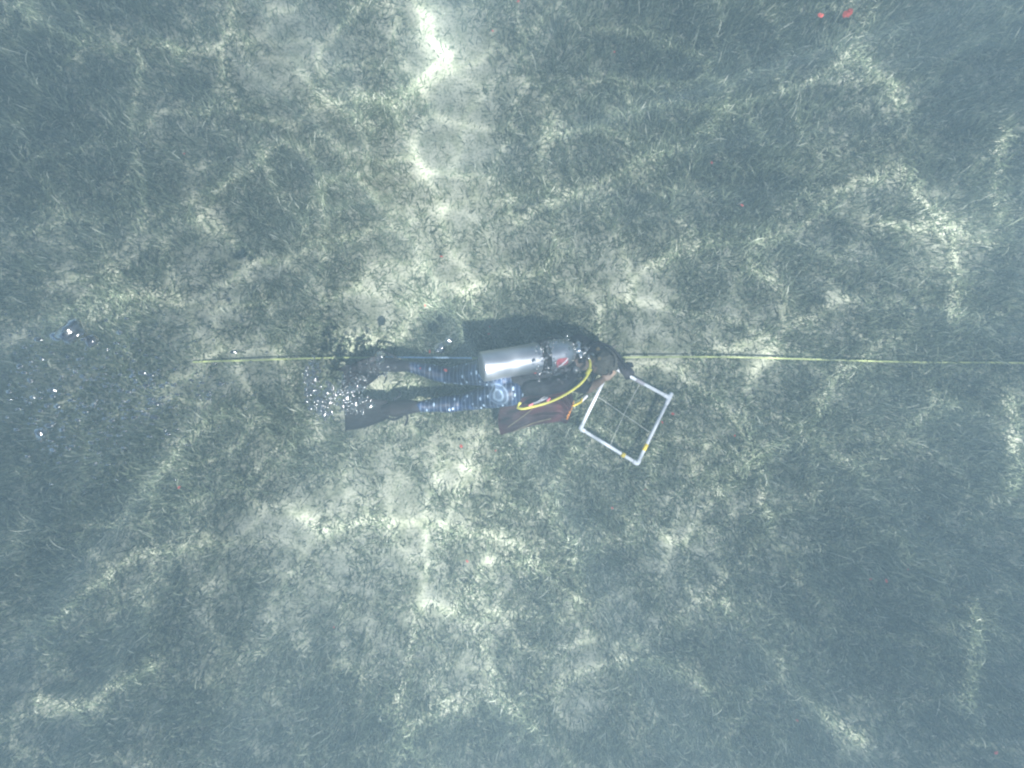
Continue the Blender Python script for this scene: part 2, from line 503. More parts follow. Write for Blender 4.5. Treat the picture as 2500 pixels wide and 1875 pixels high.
for s in range(SEG + 1):
    t = s / SEG
    th = np.clip(lean0 + curl * t, 0, 1.75)
    az = ang + side * t
    dx = np.sin(th) * np.cos(az); dy = np.sin(th) * np.sin(az); dz = np.cos(th)
    rx = -np.sin(az + roll * 0.35 - .5); ry = np.cos(az + roll * 0.35 - .5)
    wv = Wd * (1.0 if s < SEG - 1 else (0.85 if s == SEG - 1 else 0.25))
    V[:, 2 * s, 0] = cx - rx * wv; V[:, 2 * s, 1] = cyy - ry * wv; V[:, 2 * s, 2] = cz
    V[:, 2 * s + 1, 0] = cx + rx * wv; V[:, 2 * s + 1, 1] = cyy + ry * wv; V[:, 2 * s + 1, 2] = cz + wv * 0.5
    cx = cx + dx * L_ / SEG; cyy = cyy + dy * L_ / SEG; cz = np.maximum(cz + dz * L_ / SEG, 0.003)
me = bpy.data.meshes.new('seagrass')
nv = n * (SEG + 1) * 2; nf = n * SEG
me.vertices.add(nv); me.loops.add(nf * 4); me.polygons.add(nf)
me.vertices.foreach_set('co', V.reshape(-1))
base = (np.arange(n) * (SEG + 1) * 2)[:, None, None]
fi = base + np.array([[2 * s, 2 * s + 1, 2 * s + 3, 2 * s + 2] for s in range(SEG)])[None]
me.loops.foreach_set('vertex_index', fi.reshape(-1).astype(np.int32))
me.polygons.foreach_set('loop_start', np.arange(0, nf * 4, 4, dtype=np.int32))
me.polygons.foreach_set('loop_total', np.full(nf, 4, np.int32))
me.polygons.foreach_set('use_smooth', np.ones(nf, bool))
tone = np.clip(rng.beta(1.8, 2.6, n) + 0.25 * (fbm(X, Y, 1.8, 55) - 0.5) + np.where(rng.random(n) < .07, .45, 0), 0, 1)
a = me.attributes.new('leaf_tone', 'FLOAT', 'POINT')
tt = np.repeat(tone[:, None], (SEG + 1) * 2, 1).astype(np.float32)
tt = np.clip(tt + np.linspace(-0.06, 0.10, (SEG + 1) * 2)[None], 0, 1).astype(np.float32)
a.data.foreach_set('value', tt.reshape(-1))
me.update(calc_edges=True)
grass = bpy.data.objects.new('seagrass', me); COL.objects.link(grass)
me.materials.append(grass_mat())
tag(grass, 'short curling grey green seagrass covering the sandy seabed', 'seagrass', kind='stuff')

# ---------------------------------------------------------------- rippled water surface, caustic light painted into its transparency
lines = [  # painted lines (points in the 2212 px view of the bed, half width in m, strength)
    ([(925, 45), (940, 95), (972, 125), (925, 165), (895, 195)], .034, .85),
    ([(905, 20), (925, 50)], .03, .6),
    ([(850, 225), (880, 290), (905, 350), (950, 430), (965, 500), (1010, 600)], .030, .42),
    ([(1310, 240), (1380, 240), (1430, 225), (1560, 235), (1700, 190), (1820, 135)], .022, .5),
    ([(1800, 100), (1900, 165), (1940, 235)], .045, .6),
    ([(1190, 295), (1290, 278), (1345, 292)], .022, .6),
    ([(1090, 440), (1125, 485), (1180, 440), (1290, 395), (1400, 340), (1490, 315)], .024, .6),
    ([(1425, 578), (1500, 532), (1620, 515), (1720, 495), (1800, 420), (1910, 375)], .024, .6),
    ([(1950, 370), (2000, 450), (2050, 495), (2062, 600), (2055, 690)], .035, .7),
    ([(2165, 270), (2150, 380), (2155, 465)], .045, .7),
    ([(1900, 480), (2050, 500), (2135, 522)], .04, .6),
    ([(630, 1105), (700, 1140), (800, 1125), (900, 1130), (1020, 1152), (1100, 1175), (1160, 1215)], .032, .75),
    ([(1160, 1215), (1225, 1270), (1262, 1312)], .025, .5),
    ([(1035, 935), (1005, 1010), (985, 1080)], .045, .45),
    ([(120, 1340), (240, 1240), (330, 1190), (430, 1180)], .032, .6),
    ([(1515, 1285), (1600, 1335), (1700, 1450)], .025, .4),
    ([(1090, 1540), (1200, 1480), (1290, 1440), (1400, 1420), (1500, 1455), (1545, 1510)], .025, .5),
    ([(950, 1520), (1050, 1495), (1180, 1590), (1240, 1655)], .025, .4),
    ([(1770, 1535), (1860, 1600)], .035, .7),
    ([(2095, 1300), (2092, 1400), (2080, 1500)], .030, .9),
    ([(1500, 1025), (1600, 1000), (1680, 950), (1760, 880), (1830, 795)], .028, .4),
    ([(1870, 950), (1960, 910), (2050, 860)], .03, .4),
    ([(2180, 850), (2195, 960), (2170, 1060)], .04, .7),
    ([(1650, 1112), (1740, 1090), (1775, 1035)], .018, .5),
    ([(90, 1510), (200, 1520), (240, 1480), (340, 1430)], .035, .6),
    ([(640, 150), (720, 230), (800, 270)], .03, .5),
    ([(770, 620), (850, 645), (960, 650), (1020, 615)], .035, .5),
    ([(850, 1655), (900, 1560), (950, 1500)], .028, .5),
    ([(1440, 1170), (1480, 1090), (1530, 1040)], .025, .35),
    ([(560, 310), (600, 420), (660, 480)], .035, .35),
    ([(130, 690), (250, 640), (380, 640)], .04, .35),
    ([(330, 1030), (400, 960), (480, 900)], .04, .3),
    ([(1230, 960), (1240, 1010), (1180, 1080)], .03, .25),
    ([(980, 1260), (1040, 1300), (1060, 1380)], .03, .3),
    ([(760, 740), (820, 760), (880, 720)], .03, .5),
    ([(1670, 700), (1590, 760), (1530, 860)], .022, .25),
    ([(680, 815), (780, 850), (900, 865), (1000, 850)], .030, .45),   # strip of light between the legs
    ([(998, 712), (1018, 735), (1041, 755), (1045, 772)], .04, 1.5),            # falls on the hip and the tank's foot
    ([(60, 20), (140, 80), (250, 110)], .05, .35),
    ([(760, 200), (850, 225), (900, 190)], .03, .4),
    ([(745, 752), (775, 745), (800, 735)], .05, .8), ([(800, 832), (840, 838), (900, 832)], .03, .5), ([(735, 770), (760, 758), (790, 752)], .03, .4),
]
painted_patches = [(940, 120, 170, .30), (970, 420, 150, .22), (900, 650, 160, .12), (950, 1100, 220, .20), (700, 1150, 160, .15), (1330, 640, 160, .12),
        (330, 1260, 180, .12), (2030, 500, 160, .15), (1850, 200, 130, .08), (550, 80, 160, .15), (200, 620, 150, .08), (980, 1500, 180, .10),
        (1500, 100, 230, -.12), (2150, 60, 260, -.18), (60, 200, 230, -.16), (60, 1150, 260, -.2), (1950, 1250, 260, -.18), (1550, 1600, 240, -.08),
        (2180, 1600, 200, -.16), (30, 850, 160, -.12), (60, 1620, 150, -.08), (600, 430, 130, -.08), (1650, 330, 140, -.10), (975, 722, 50, -.55), (920, 745, 40, -.2), (800, 800, 110, .16), (1000, 1350, 200, .10), (1150, 1000, 150, .06), (1850, 760, 200, .08), (900, 770, 40, -.15), (1230, 715, 60, -.15)]  # painted bright and dim areas; some stretch the tank shadow leftwards
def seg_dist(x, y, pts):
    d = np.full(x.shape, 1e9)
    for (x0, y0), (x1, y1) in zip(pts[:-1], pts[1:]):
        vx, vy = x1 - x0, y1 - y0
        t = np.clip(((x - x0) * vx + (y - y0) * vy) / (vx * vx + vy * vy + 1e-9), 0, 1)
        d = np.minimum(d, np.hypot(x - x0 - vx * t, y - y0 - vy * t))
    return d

def caustic_paint(x, y):
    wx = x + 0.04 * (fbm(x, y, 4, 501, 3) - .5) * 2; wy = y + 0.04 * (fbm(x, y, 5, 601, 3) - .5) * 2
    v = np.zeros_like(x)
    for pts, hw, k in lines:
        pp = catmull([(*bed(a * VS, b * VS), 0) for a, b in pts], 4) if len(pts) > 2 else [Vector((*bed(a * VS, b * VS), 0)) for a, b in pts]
        d = seg_dist(wx, wy, [(p.x, p.y) for p in pp])
        v = v + k * (1.0 + 0.045 * (x * x + y * y)) * (0.70 * np.exp(-(d / (hw * .95)) ** 2) + 0.28 * np.exp(-(d / (hw * 3.6)) ** 2))
    # fine random network everywhere
    qx = x + 0.30 * (fbm(x, y, 1.3, 701, 3) - .5) * 2; qy = y + 0.30 * (fbm(x, y, 1.3, 801, 3) - .5) * 2
    r1 = ridges(qx, qy * 1.25, 1.35, 5); r2 = ridges(qx * 1.1, qy, 3.4, 6)
    amp = np.clip(2.2 * (fbm(x, y, 0.9, 901, 3) - .38), 0, 1)
    r3 = ridges(qx * 0.9 + 3.3, qy * 1.1 + 1.7, 2.1, 8)
    amp2 = np.clip(2.6 * (fbm(x, y, 1.2, 981, 3) - .36), 0, 1)
    v = v + (0.46 * np.exp(-(r1 / .05) ** 2) + 0.17 * np.exp(-(r1 / .2) ** 2)) * (0.55 + 0.65 * amp) \
          + (0.36 * np.exp(-(r3 / .06) ** 2) + 0.10 * np.exp(-(r3 / .2) ** 2)) * (0.45 + 0.7 * amp2) + 0.15 * np.exp(-(r2 / .10) ** 2) * (0.3 + amp)
    v = v + 0.24 * (fbm(x, y, 1.1, 950, 4) - .46) + 0.14 * (fbm(x, y, 5.0, 960, 3) - .45)
    v = v - 0.12 * np.clip((x * x / 14.0 + y * y / 8.5) * (0.6 + 0.8 * fbm(x, y, .5, 991, 2)), 0, 1.6) + 0.06  # painted fall-off of the light away from the middle
    for vx, vy, rr, k in painted_patches:
        bx, by = bed(vx * VS, vy * VS); q = rr * VS * H / F
        v = v + k * np.exp(-((x - bx) ** 2 + (y - by) ** 2) / (q * q))
    v = v * (0.90 + 0.20 * fbm(x, y, 14, 970, 2))
    return v

def axis_vals(c, half, step, far):
    core = np.arange(c - half, c + half + 1e-6, step)
    out = np.array([0.4, 1, 2, 4, 8, 14, far])
    return np.concatenate([(core[0] - out)[::-1], core, core[-1] + out])
kx, ky = -SUN_DIR.x * WATER_Z, -SUN_DIR.y * WATER_Z
xs = axis_vals(kx, 5.4, 0.022, 26); ys = axis_vals(ky, 4.4, 0.022, 26)
GX, GY = np.meshgrid(xs, ys, indexing='ij')
caustics = caustic_paint(GX - kx, GY - ky)
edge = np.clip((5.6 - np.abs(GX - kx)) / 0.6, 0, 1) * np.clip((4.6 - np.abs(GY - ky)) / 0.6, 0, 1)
caustics = caustics * edge + 0.12 * (1 - edge)
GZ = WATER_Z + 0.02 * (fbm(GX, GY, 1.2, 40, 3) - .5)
me = bpy.data.meshes.new('water')
A, B = GX.shape
co = np.stack([GX, GY, GZ], -1).astype(np.float32)
me.vertices.add(A * B); me.vertices.foreach_set('co', co.reshape(-1))
idx = np.arange(A * B).reshape(A, B)
q = np.stack([idx[:-1, :-1], idx[1:, :-1], idx[1:, 1:], idx[:-1, 1:]], -1).reshape(-1, 4)
me.loops.add(q.size); me.polygons.add(len(q))
me.loops.foreach_set('vertex_index', q.reshape(-1).astype(np.int32))
me.polygons.foreach_set('loop_start', np.arange(0, q.size, 4, dtype=np.int32))
me.polygons.foreach_set('loop_total', np.full(len(q), 4, np.int32))
me.polygons.foreach_set('use_smooth', np.ones(len(q), bool))
at2 = me.attributes.new('painted_caustics', 'FLOAT', 'POINT')
at2.data.foreach_set('value', caustics.astype(np.float32).reshape(-1))
me.update(calc_edges=True)
water = bpy.data.objects.new('water', me); COL.objects.link(water)
tag(water, 'rippled water surface overhead with painted caustic light', kind='structure')
wm = bpy.data.materials.new('caustic_painted_water'); wm.use_nodes = True
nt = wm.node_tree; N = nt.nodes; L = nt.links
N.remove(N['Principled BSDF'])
an = N.new('ShaderNodeAttribute'); an.attribute_name = 'painted_caustics'
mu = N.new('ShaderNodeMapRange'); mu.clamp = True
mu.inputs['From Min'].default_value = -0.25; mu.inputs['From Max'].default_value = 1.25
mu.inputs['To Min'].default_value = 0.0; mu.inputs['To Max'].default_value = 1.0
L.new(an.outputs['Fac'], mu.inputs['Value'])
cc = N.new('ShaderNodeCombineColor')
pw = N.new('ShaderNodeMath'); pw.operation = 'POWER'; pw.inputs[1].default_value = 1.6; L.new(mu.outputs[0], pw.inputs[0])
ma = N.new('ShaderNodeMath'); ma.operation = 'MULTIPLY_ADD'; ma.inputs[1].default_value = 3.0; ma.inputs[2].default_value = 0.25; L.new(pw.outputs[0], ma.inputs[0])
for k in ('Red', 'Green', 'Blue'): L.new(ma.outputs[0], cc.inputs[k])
tb = N.new('ShaderNodeBsdfTransparent'); L.new(cc.outputs[0], tb.inputs['Color'])  # painted pattern scales the light passing through; nothing is refracted
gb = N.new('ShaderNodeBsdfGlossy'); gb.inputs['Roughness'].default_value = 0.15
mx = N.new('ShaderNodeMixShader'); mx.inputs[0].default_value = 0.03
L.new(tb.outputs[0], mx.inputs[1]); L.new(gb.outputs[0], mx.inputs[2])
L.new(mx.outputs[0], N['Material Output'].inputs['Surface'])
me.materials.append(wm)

# ---------------------------------------------------------------- transect tape
def strip(bm, pts, wd, th=0.0012, n=10):
    cp = catmull(pts, n)
    rs = []
    for i, p in enumerate(cp):
        d = (cp[min(i + 1, len(cp) - 1)] - cp[max(i - 1, 0)]).normalized()
        tw = 0.35 * math.sin(i * 0.37) + 0.2 * math.sin(i * 0.11)
        s = Vector((0, 0, 1)).cross(d).normalized()
        u = (s * math.cos(tw) + Vector((0, 0, 1)) * math.sin(tw)).normalized()
        v = d.cross(u).normalized()
        rs.append([p + u * wd / 2 + v * th, p - u * wd / 2 + v * th, p - u * wd / 2 - v * th, p + u * wd / 2 - v * th])
    rings(bm, rs)
tp = empty('measuring_tape', at(1560, 871, 0.0), 'thin yellow survey tape stretched across the seagrass behind the diver', 'measuring tape')
for seg_, nm in (([(470, 884, .035), (520, 882, .06), (600, 880, .085), (700, 876.5, .095), (800, 874, .10), (880, 873, .10), (940, 872, .10)], 'tape_ribbon'),
            ([(1152, 874, .10), (1300, 874, .10), (1400, 874, .10), (1500, 874, .10), (1560, 872, .10), (1750, 871.5, .095), (1900, 875, .09), (2050, 879, .085), (2180, 883, .07), (2300, 885, .05), (2420, 885, .06), (2500, 886, .07), (2700, 888, .02)], 'tape_ribbon')):
    bm = bmesh.new(); strip(bm, [at(p[0], p[1], p[2] * .62) for p in seg_], 0.0115)
    finish(nm, bm, M['tape'], tp, smooth=False)
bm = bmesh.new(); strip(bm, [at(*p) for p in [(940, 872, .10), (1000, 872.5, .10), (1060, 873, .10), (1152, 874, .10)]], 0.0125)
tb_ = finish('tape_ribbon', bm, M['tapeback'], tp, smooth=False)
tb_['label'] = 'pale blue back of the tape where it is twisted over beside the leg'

# ---------------------------------------------------------------- pvc quadrat
QZ = 0.12
qa, qb, qc = at(1417, 1046, QZ), at(1556, 1132, QZ), at(1634, 971, QZ)
ql, qd = at(1482, 912, QZ + .01), at(1490, 893, QZ + .02)
quad = empty('sampling_frame', at(1520, 1010, 0.0), 'square white plastic pipe frame with crossed strings in front of the diver', 'frame')
PR = 0.0128
def pipe(a, b, r=PR, name='pipe', m='pvc'):
    bm = bmesh.new(); d = (b - a)
    lathe(bm, a, b, [(0, r * .6), (0.0005, r), (0.9995, r), (1, r * .6)], 20)
    return finish(name, bm, M[m], quad)
for a, b in ((qa, ql), (qa, qb), (qb, qc), (qc, qd)):
    d = (b - a).normalized()
    pipe(a + d * .012, b - d * (.012 if b in (qb, qc) else 0))
def elbow(c, a, b):
    bm = bmesh.new()
    da = (a - c).normalized() * .035; db = (b - c).normalized() * .035
    tube(bm, [c + da, c + da * .35, c + (da + db) * .07, c + db * .35, c + db], PR * 1.28, 16, 4)
    finish('elbow_fitting', bm, M['pvc'], quad)
elbow(qa, ql, qb); elbow(qb, qa, qc)
bm = bmesh.new()
dc = (qc - qb).normalized()
capsule(bm, qc - dc * .045, PR * 1.3, qc + dc * .028, PR * 1.3); capsule(bm, qc, PR * 1.3, qc + (qd - qc).normalized() * .04, PR * 1.25)
finish_me('tee_fitting', fused(bm, .003, 2), M['pvc'], quad)
bm = bmesh.new()
capsule(bm, qd, PR * 1.25, qd + (qd - qc).normalized() * .02 + Vector((-.02, .03, 0)), PR * 1.1)
finish('elbow_fitting', bm, M['pvc'], quad)
def wrap(a, b, t0, t1, m, r):
    bm = bmesh.new(); lathe(bm, a.lerp(b, t0), a.lerp(b, t1), [(0, PR), (.02, r), (.5, r * 1.04), (.98, r), (1, PR)], 18)
    return finish('tape_wrap', bm, M[m], quad)
wrap(qc, qd, .43, .57, 'pvcdark', PR * 1.06)['label'] = 'faded grey tape wrap'
wrap(qb, qc, .20, .30, 'ytape', PR * 1.12)['label'] = 'yellow tape wrap by the corner'
wrap(qa, qb, .72, .78, 'ytape', PR * 1.35)['label'] = 'yellow tape knot on the lower pipe'
def string(a, b, sag):
    bm = bmesh.new()
    pts = [a.lerp(b, t) + Vector((0, 0, -sag * 4 * t * (1 - t))) + Vector((random.uniform(-1, 1) * .002, random.uniform(-1, 1) * .002, 0)) for t in [i / 6 for i in range(7)]]
    tube(bm, pts, .0015, 6, 4); finish('string', bm, M['string'], quad)
string(at(1460, 969, QZ), at(1588, 1056, QZ), .01)
string(at(1563, 934, QZ), at(1489, 1090, QZ), .03)

# ---------------------------------------------------------------- diver
PEL = at(1222, 925, .47); CH = at(1385, 884, .37)
person = empty('person', at(1300, 905, 0.0), 'diver in blue patterned leggings swimming face down over the seagrass', 'person')
pb = wpos(person)
s_ = (CH - PEL).normalized(); l_ = Vector((0, 0, 1)).cross(s_).normalized(); n_ = s_.cross(l_).normalized()

HIP1, KN1, AN1 = at(1195, 909, .46), at(1092, 917, .20), at(992, 893, .29)
HIP2, KN2, AN2 = at(1243, 956, .45), at(1128, 983, .17), at(1030, 992, .25)
SH1, EL1, WR1 = at(1412, 838, .35), at(1468, 856, .27), at(1517, 889, .17)
SH2, EL2, WR2 = at(1400, 932, .33), at(1436, 948, .22), at(1470, 928, .15)
HEAD = at(1466, 884, .27)

def leg_chain(hip, kn, an, e=0.0):
    calf = kn.lerp(an, .35) + Vector((0, 0, .012)); th = hip.lerp(kn, .45)
    return [(hip, .088 + e), (th, .072 + e), (kn, .052 + e), (calf, .051 + e), (kn.lerp(an, .75), .037 + e), (an, .032 + e)]

def torso(bm, e=0.0, t1=1.0):
    ss = [(-.12, .10, .07), (0, .145, .10), (.25, .135, .095), (.5, .14, .09), (.75, .165, .10), (.95, .17, .09), (1.08, .12, .07)]
    rs = []
    for t, a, b in ss:
        if t > t1: continue
        c = PEL.lerp(CH, t) - n_ * .04
        rs.append([c + l_ * (a + e) * math.cos(k) + n_ * (b + e) * math.sin(k) for k in [2 * math.pi * i / 24 for i in range(24)]])
    rings(bm, rs)

def hand(bm, wr, tip, up, curl=1.0, e=0.0):
    """palm + four fingers closing round something at tip + a thumb"""
    d = (tip - wr).normalized(); sd = d.cross(up).normalized()
    palm0 = wr + d * .02; palm1 = wr + d * .085
    ellipsoid(bm, (palm0 + palm1) / 2, (d * .050, sd * (.040 + e), up * (.016 + e)))
    for i, (off, ln) in enumerate(((-.030, .070), (-.010, .080), (.010, .075), (.029, .058))):
        b0 = palm1 + sd * off - d * (.006 if i in (0, 3) else 0)
        p1 = b0 + d * ln * .42 - up * .006 * curl
        p2 = p1 + (d * .45 - up * curl).normalized() * ln * .34
        p3 = p2 + (-d * .35 * curl - up).normalized() * ln * .26
        chain(bm, [(b0, .0090 + e), (p1, .0085 + e), (p2, .0078 + e), (p3, .0068 + e)])
    t0 = wr + d * .03 - sd * .034
    t1 = t0 + (d * .7 - sd * .8 - up * .3).normalized() * .034
    t2 = t1 + (d * .9 - up * .6).normalized() * .028
    chain(bm, [(t0, .013 + e), (t1, .0105 + e), (t2, .0085 + e)])

bm = bmesh.new()
torso(bm)
chain(bm, leg_chain(HIP1, KN1, AN1)); chain(bm, leg_chain(HIP2, KN2, AN2))
for an, dr in ((AN1, at(925, 895, .22)), (AN2, at(955, 1000, .19))):
    d = (dr - an).normalized(); chain(bm, [(an, .032), (an + d * .09, .036), (an + d * .18, .026)])
chain(bm, [(SH1, .055), (SH1.lerp(EL1, .5), .046), (EL1, .036), (EL1.lerp(WR1, .4), .034), (WR1, .024)])
chain(bm, [(SH2, .055), (SH2.lerp(EL2, .5), .046), (EL2, .038), (EL2.lerp(WR2, .4), .035), (WR2, .025)])
capsule(bm, CH + s_ * .03 - n_ * .02, .062, HEAD - s_ * .03, .052)
hd = (s_ * .8 - Vector((0, 0, .6))).normalized()       # crown direction
fd = (-Vector((0, 0, 1)) * .9 + s_ * .35); fd = (fd - hd * fd.dot(hd)).normalized()   # face direction, down and forward
ls = hd.cross(fd).normalized()
ellipsoid(bm, HEAD, (hd * .112, ls * .076, fd * .092))
ellipsoid(bm, HEAD - hd * .055 + fd * .045, (hd * .055, ls * .050, fd * .045))    # jaw
ellipsoid(bm, HEAD + fd * .10 - hd * .005, (hd * .022, ls * .013, fd * .018))     # nose
for k in (-1, 1):
    ellipsoid(bm, HEAD + ls * k * .078 - fd * .005, (hd * .030, ls * .009, fd * .018))   # ears
    ellipsoid(bm, HEAD + ls * k * .030 + fd * .082 + hd * .022, (hd * .010, ls * .018, fd * .012))  # brow and eyes
ellipsoid(bm, HEAD + fd * .083 - hd * .045, (hd * .010, ls * .024, fd * .012))    # mouth
G1 = at(1532, 908, QZ + .03)
hand(bm, WR1, G1, Vector((0, 0, 1)))
G2 = at(1492, 906, QZ + .03)
hand(bm, WR2, G2, Vector((0, 0, 1)), 1.2)
body = finish_me('body', fused(bm, .0045, 3), M['skin'], person)

# leggings, jacket, boots, glove, hair
bm = bmesh.new()
torso(bm, .004, .3)
c1 = leg_chain(HIP1, KN1, AN1, .005); c2 = leg_chain(HIP2, KN2, AN2, .009)
chain(bm, c1); chain(bm, c2)
RING = at(1207, 969, .535)
lg = fused(bm, .006, 5, .0035, 26)
leggings = finish_me('leggings', lg, leggings_mat(pb, RING), person)
leggings['label'] = 'blue leggings with pale bands, spots and a ring motif on the hip'
for an, kn, dr in ((AN1, KN1, at(925, 895, .22)), (AN2, KN2, at(955, 1000, .19))):
    d = (dr - an).normalized(); u = (kn - an).normalized()
    bm = bmesh.new(); chain(bm, [(an + u * .035, .0375), (an, .039), (an + d * .09, .044), (an + d * .18, .034)])
    finish_me('boot', fused(bm, .006, 3, .002, 40), M['black'], person)
bm = bmesh.new()
ss = [(.12, .152, .110), (.25, .158, .112), (.5, .165, .105), (.75, .182, .112), (.95, .185, .105), (1.07, .14, .085), (1.13, .09, .06)]
rings(bm, [[PEL.lerp(CH, t) - n_ * .04 + l_ * a_ * math.cos(k) + n_ * b_ * math.sin(k) for k in [2 * math.pi * i / 28 for i in range(28)]] for t, a_, b_ in ss])
chain(bm, [(SH1, .066), (SH1.lerp(EL1, .5), .054), (EL1, .041), (EL1.lerp(WR1, .4), .036), (WR1, .026)])
chain(bm, [(SH2, .066), (SH2.lerp(EL2, .6), .055)])
jk = fused(bm, .006, 4, .006, 16)
finish_me('wetsuit_top', jk, M['black'], person)
bm = bmesh.new(); hand(bm, WR1, G1, Vector((0, 0, 1)), 1.0, .003); capsule(bm, WR1, .029, WR1.lerp(EL1, .12), .030)
finish_me('glove', fused(bm, .0045, 2), M['black'], person)
bm = bmesh.new()
ellipsoid(bm, HEAD + hd * .008 - fd * .012, (hd * .118, ls * .086, fd * .092))
for k in range(26):
    a0 = random.uniform(-1, 1); b0 = random.uniform(-.6, .9)
    p0 = HEAD - fd * .06 + ls * .07 * a0 + hd * .09 * b0
    chain(bm, [(p0, .016), (p0 - fd * .018 + hd * random.uniform(-.03, .03) + ls * random.uniform(-.03, .03), .009)])
finish_me('hair', fused(bm, .005, 1, .006, 60), M['hair'], person)
# dive mask strap and lens on the face
bm = bmesh.new()
rs = []
pts = [HEAD + ls * .089 * math.cos(t) + fd * .104 * math.sin(t) + hd * .012 for t in [2 * math.pi * i / 24 for i in range(25)]]
tube(bm, pts, .006, 8, 1)
ellipsoid(bm, HEAD + fd * .088 + hd * .015, (hd * .038, ls * .070, fd * .028))
finish('mask', bm, M['strap'], person)

# buoyancy vest on the back (worn: clothing)
bm = bmesh.new()
for k in (-1, 1):
    pp = [PEL.lerp(CH, .30) + l_ * k * .10 + n_ * .050, PEL.lerp(CH, .55) + l_ * k * .125 + n_ * .055, PEL.lerp(CH, .8) + l_ * k * .125 + n_ * .055, PEL.lerp(CH, 1.0) + l_ * k * .085 + n_ * .03]
    chain(bm, [(p, r) for p, r in zip(pp, (.045, .058, .058, .045))])
    chain(bm, [(PEL.lerp(CH, .95) + l_ * k * .12, .035), (CH + l_ * k * .11 + s_ * .05, .026), (CH + l_ * k * .10 + s_ * .06 - n_ * .10, .022)])
capsule(bm, PEL.lerp(CH, .30) + n_ * .045, .045, PEL.lerp(CH, .95) + n_ * .045, .045)
finish_me('buoyancy_vest', fused(bm, .006, 4, .007, 18), M['black'], person)

# ---------------------------------------------------------------- scuba tank
TA = at(1174, 896, .66); TB = at(1408, 856, .49)
tank = empty('scuba_tank', TA.lerp(TB, .5) - Vector((0, 0, .09)), 'silver scuba tank with black strap and yellow hose on the diver’s back'.replace('’', "'"), 'scuba tank')
TR = .0925
td = (TB - TA).normalized(); TL = (TB - TA).length
prof = [(0, TR * .55), (.002, TR * .90), (.010, TR * .975), (.022, TR), (.2, TR), (.5, TR), (.80, TR)]
for k in range(1, 9):
    a_ = math.pi / 2 * k / 8
    prof.append((.80 + .17 * math.sin(a_), TR * (0.25 + .75 * math.cos(a_))))
bm = bmesh.new(); lathe(bm, TA, TB, prof, 64); finish('cylinder', bm, M['alu'], tank)
u_, v_ = frame(td)
# cam band round the tank
bm = bmesh.new()
t0 = (1321 - 1174) / 234.0
lathe(bm, TA + td * TL * (t0 - .045), TA + td * TL * (t0 + .045), [(0, TR * .99), (.01, TR + .004), (.99, TR + .004), (1, TR * .99)], 48)
cb = finish('tank_strap', bm, M['strap'], tank)
nn = (Vector((0, 0, 1)) - td * td.z).normalized(); sd = td.cross(nn).normalized()
bm = bmesh.new()
box(bm, TA + td * TL * t0 - sd * 0.07 + nn * .068, (td * .024, (nn * .6 - sd * -.8).normalized() * .02, (nn * .8 + sd * -.6).normalized() * .006), .003)
finish('strap_buckle', bm, M['black'], cb)
# neck, valve, knob, first stage
bm = bmesh.new(); lathe(bm, TA + td * TL * .96, TA + td * (TL + .035), [(0, .022), (.3, .022), (.35, .027), (.9, .027), (1, .018)], 20); capsule(bm, TA + td * (TL + .02) - sd * .045, .015, TA + td * (TL + .02) + sd * .045, .015)
vl = finish('valve', bm, M['chrome'], tank)
bm = bmesh.new(); kc = TA + td * (TL + .02) + sd * .055
lathe(bm, kc, kc + sd * .03, [(0, .016), (.1, .023), (.9, .023), (1, .016)], 14); finish('valve_knob', bm, M['black'], vl)
bm = bmesh.new()
rc = TA + td * (TL + .05) + nn * .012
lathe(bm, rc - nn * .03, rc + nn * .035, [(0, .02), (.05, .026), (.6, .026), (.7, .021), (.95, .021), (1, .014)], 22)
capsule(bm, rc - sd * .05, .012, rc + sd * .05, .012)
rg = finish('regulator', bm, M['black'], tank)
for p in (at(1458, 853, .40), at(1461, 876, .39)):
    bm = bmesh.new(); lathe(bm, p, p + Vector((.004, .003, .02)), [(0, .009), (.1, .013), (.9, .013), (1, .008)], 16); finish('gauge_port', bm, M['olive'], rg)
# second stage in front of the mouth
bm = bmesh.new(); mc_ = HEAD + fd * .13 - hd * .05
lathe(bm, mc_, mc_ + fd * .035, [(0, .02), (.2, .036), (.8, .036), (1, .02)], 22); finish('second_stage', bm, M['black'], tank)
# hoses
bm = bmesh.new()
tube(bm, [at(*p) for p in [(1439, 878, .44), (1441, 892, .45), (1436, 912, .45), (1424, 930, .44), (1405, 947, .43), (1375, 966, .42), (1340, 982, .41), (1300, 993, .40), (1275, 998, .38), (1263, 995, .36)]], .0088, 12, 6)
yh = finish('hose', bm, M['yellow'], tank); yh['label'] = 'bright yellow hose curving down past the bag'
bm = bmesh.new(); lathe(bm, at(1442, 898, .452), at(1432, 915, .452), [(0, .008), (.1, .0155), (.9, .0155), (1, .008)], 14); finish('hose_guard', bm, M['yellow'], yh)
bm = bmesh.new(); lathe(bm, at(1264, 993, .372), at(1270, 982, .385), [(0, .004), (.6, .009), (1, .012)], 12); finish('mouthpiece', bm, M['yellow'], yh)
bm = bmesh.new(); lathe(bm, at(1436, 866, .43), at(1439, 879, .44), [(0, .006), (.1, .009), (1, .009)], 12); finish('hose_fitting', bm, M['chrome'], yh)
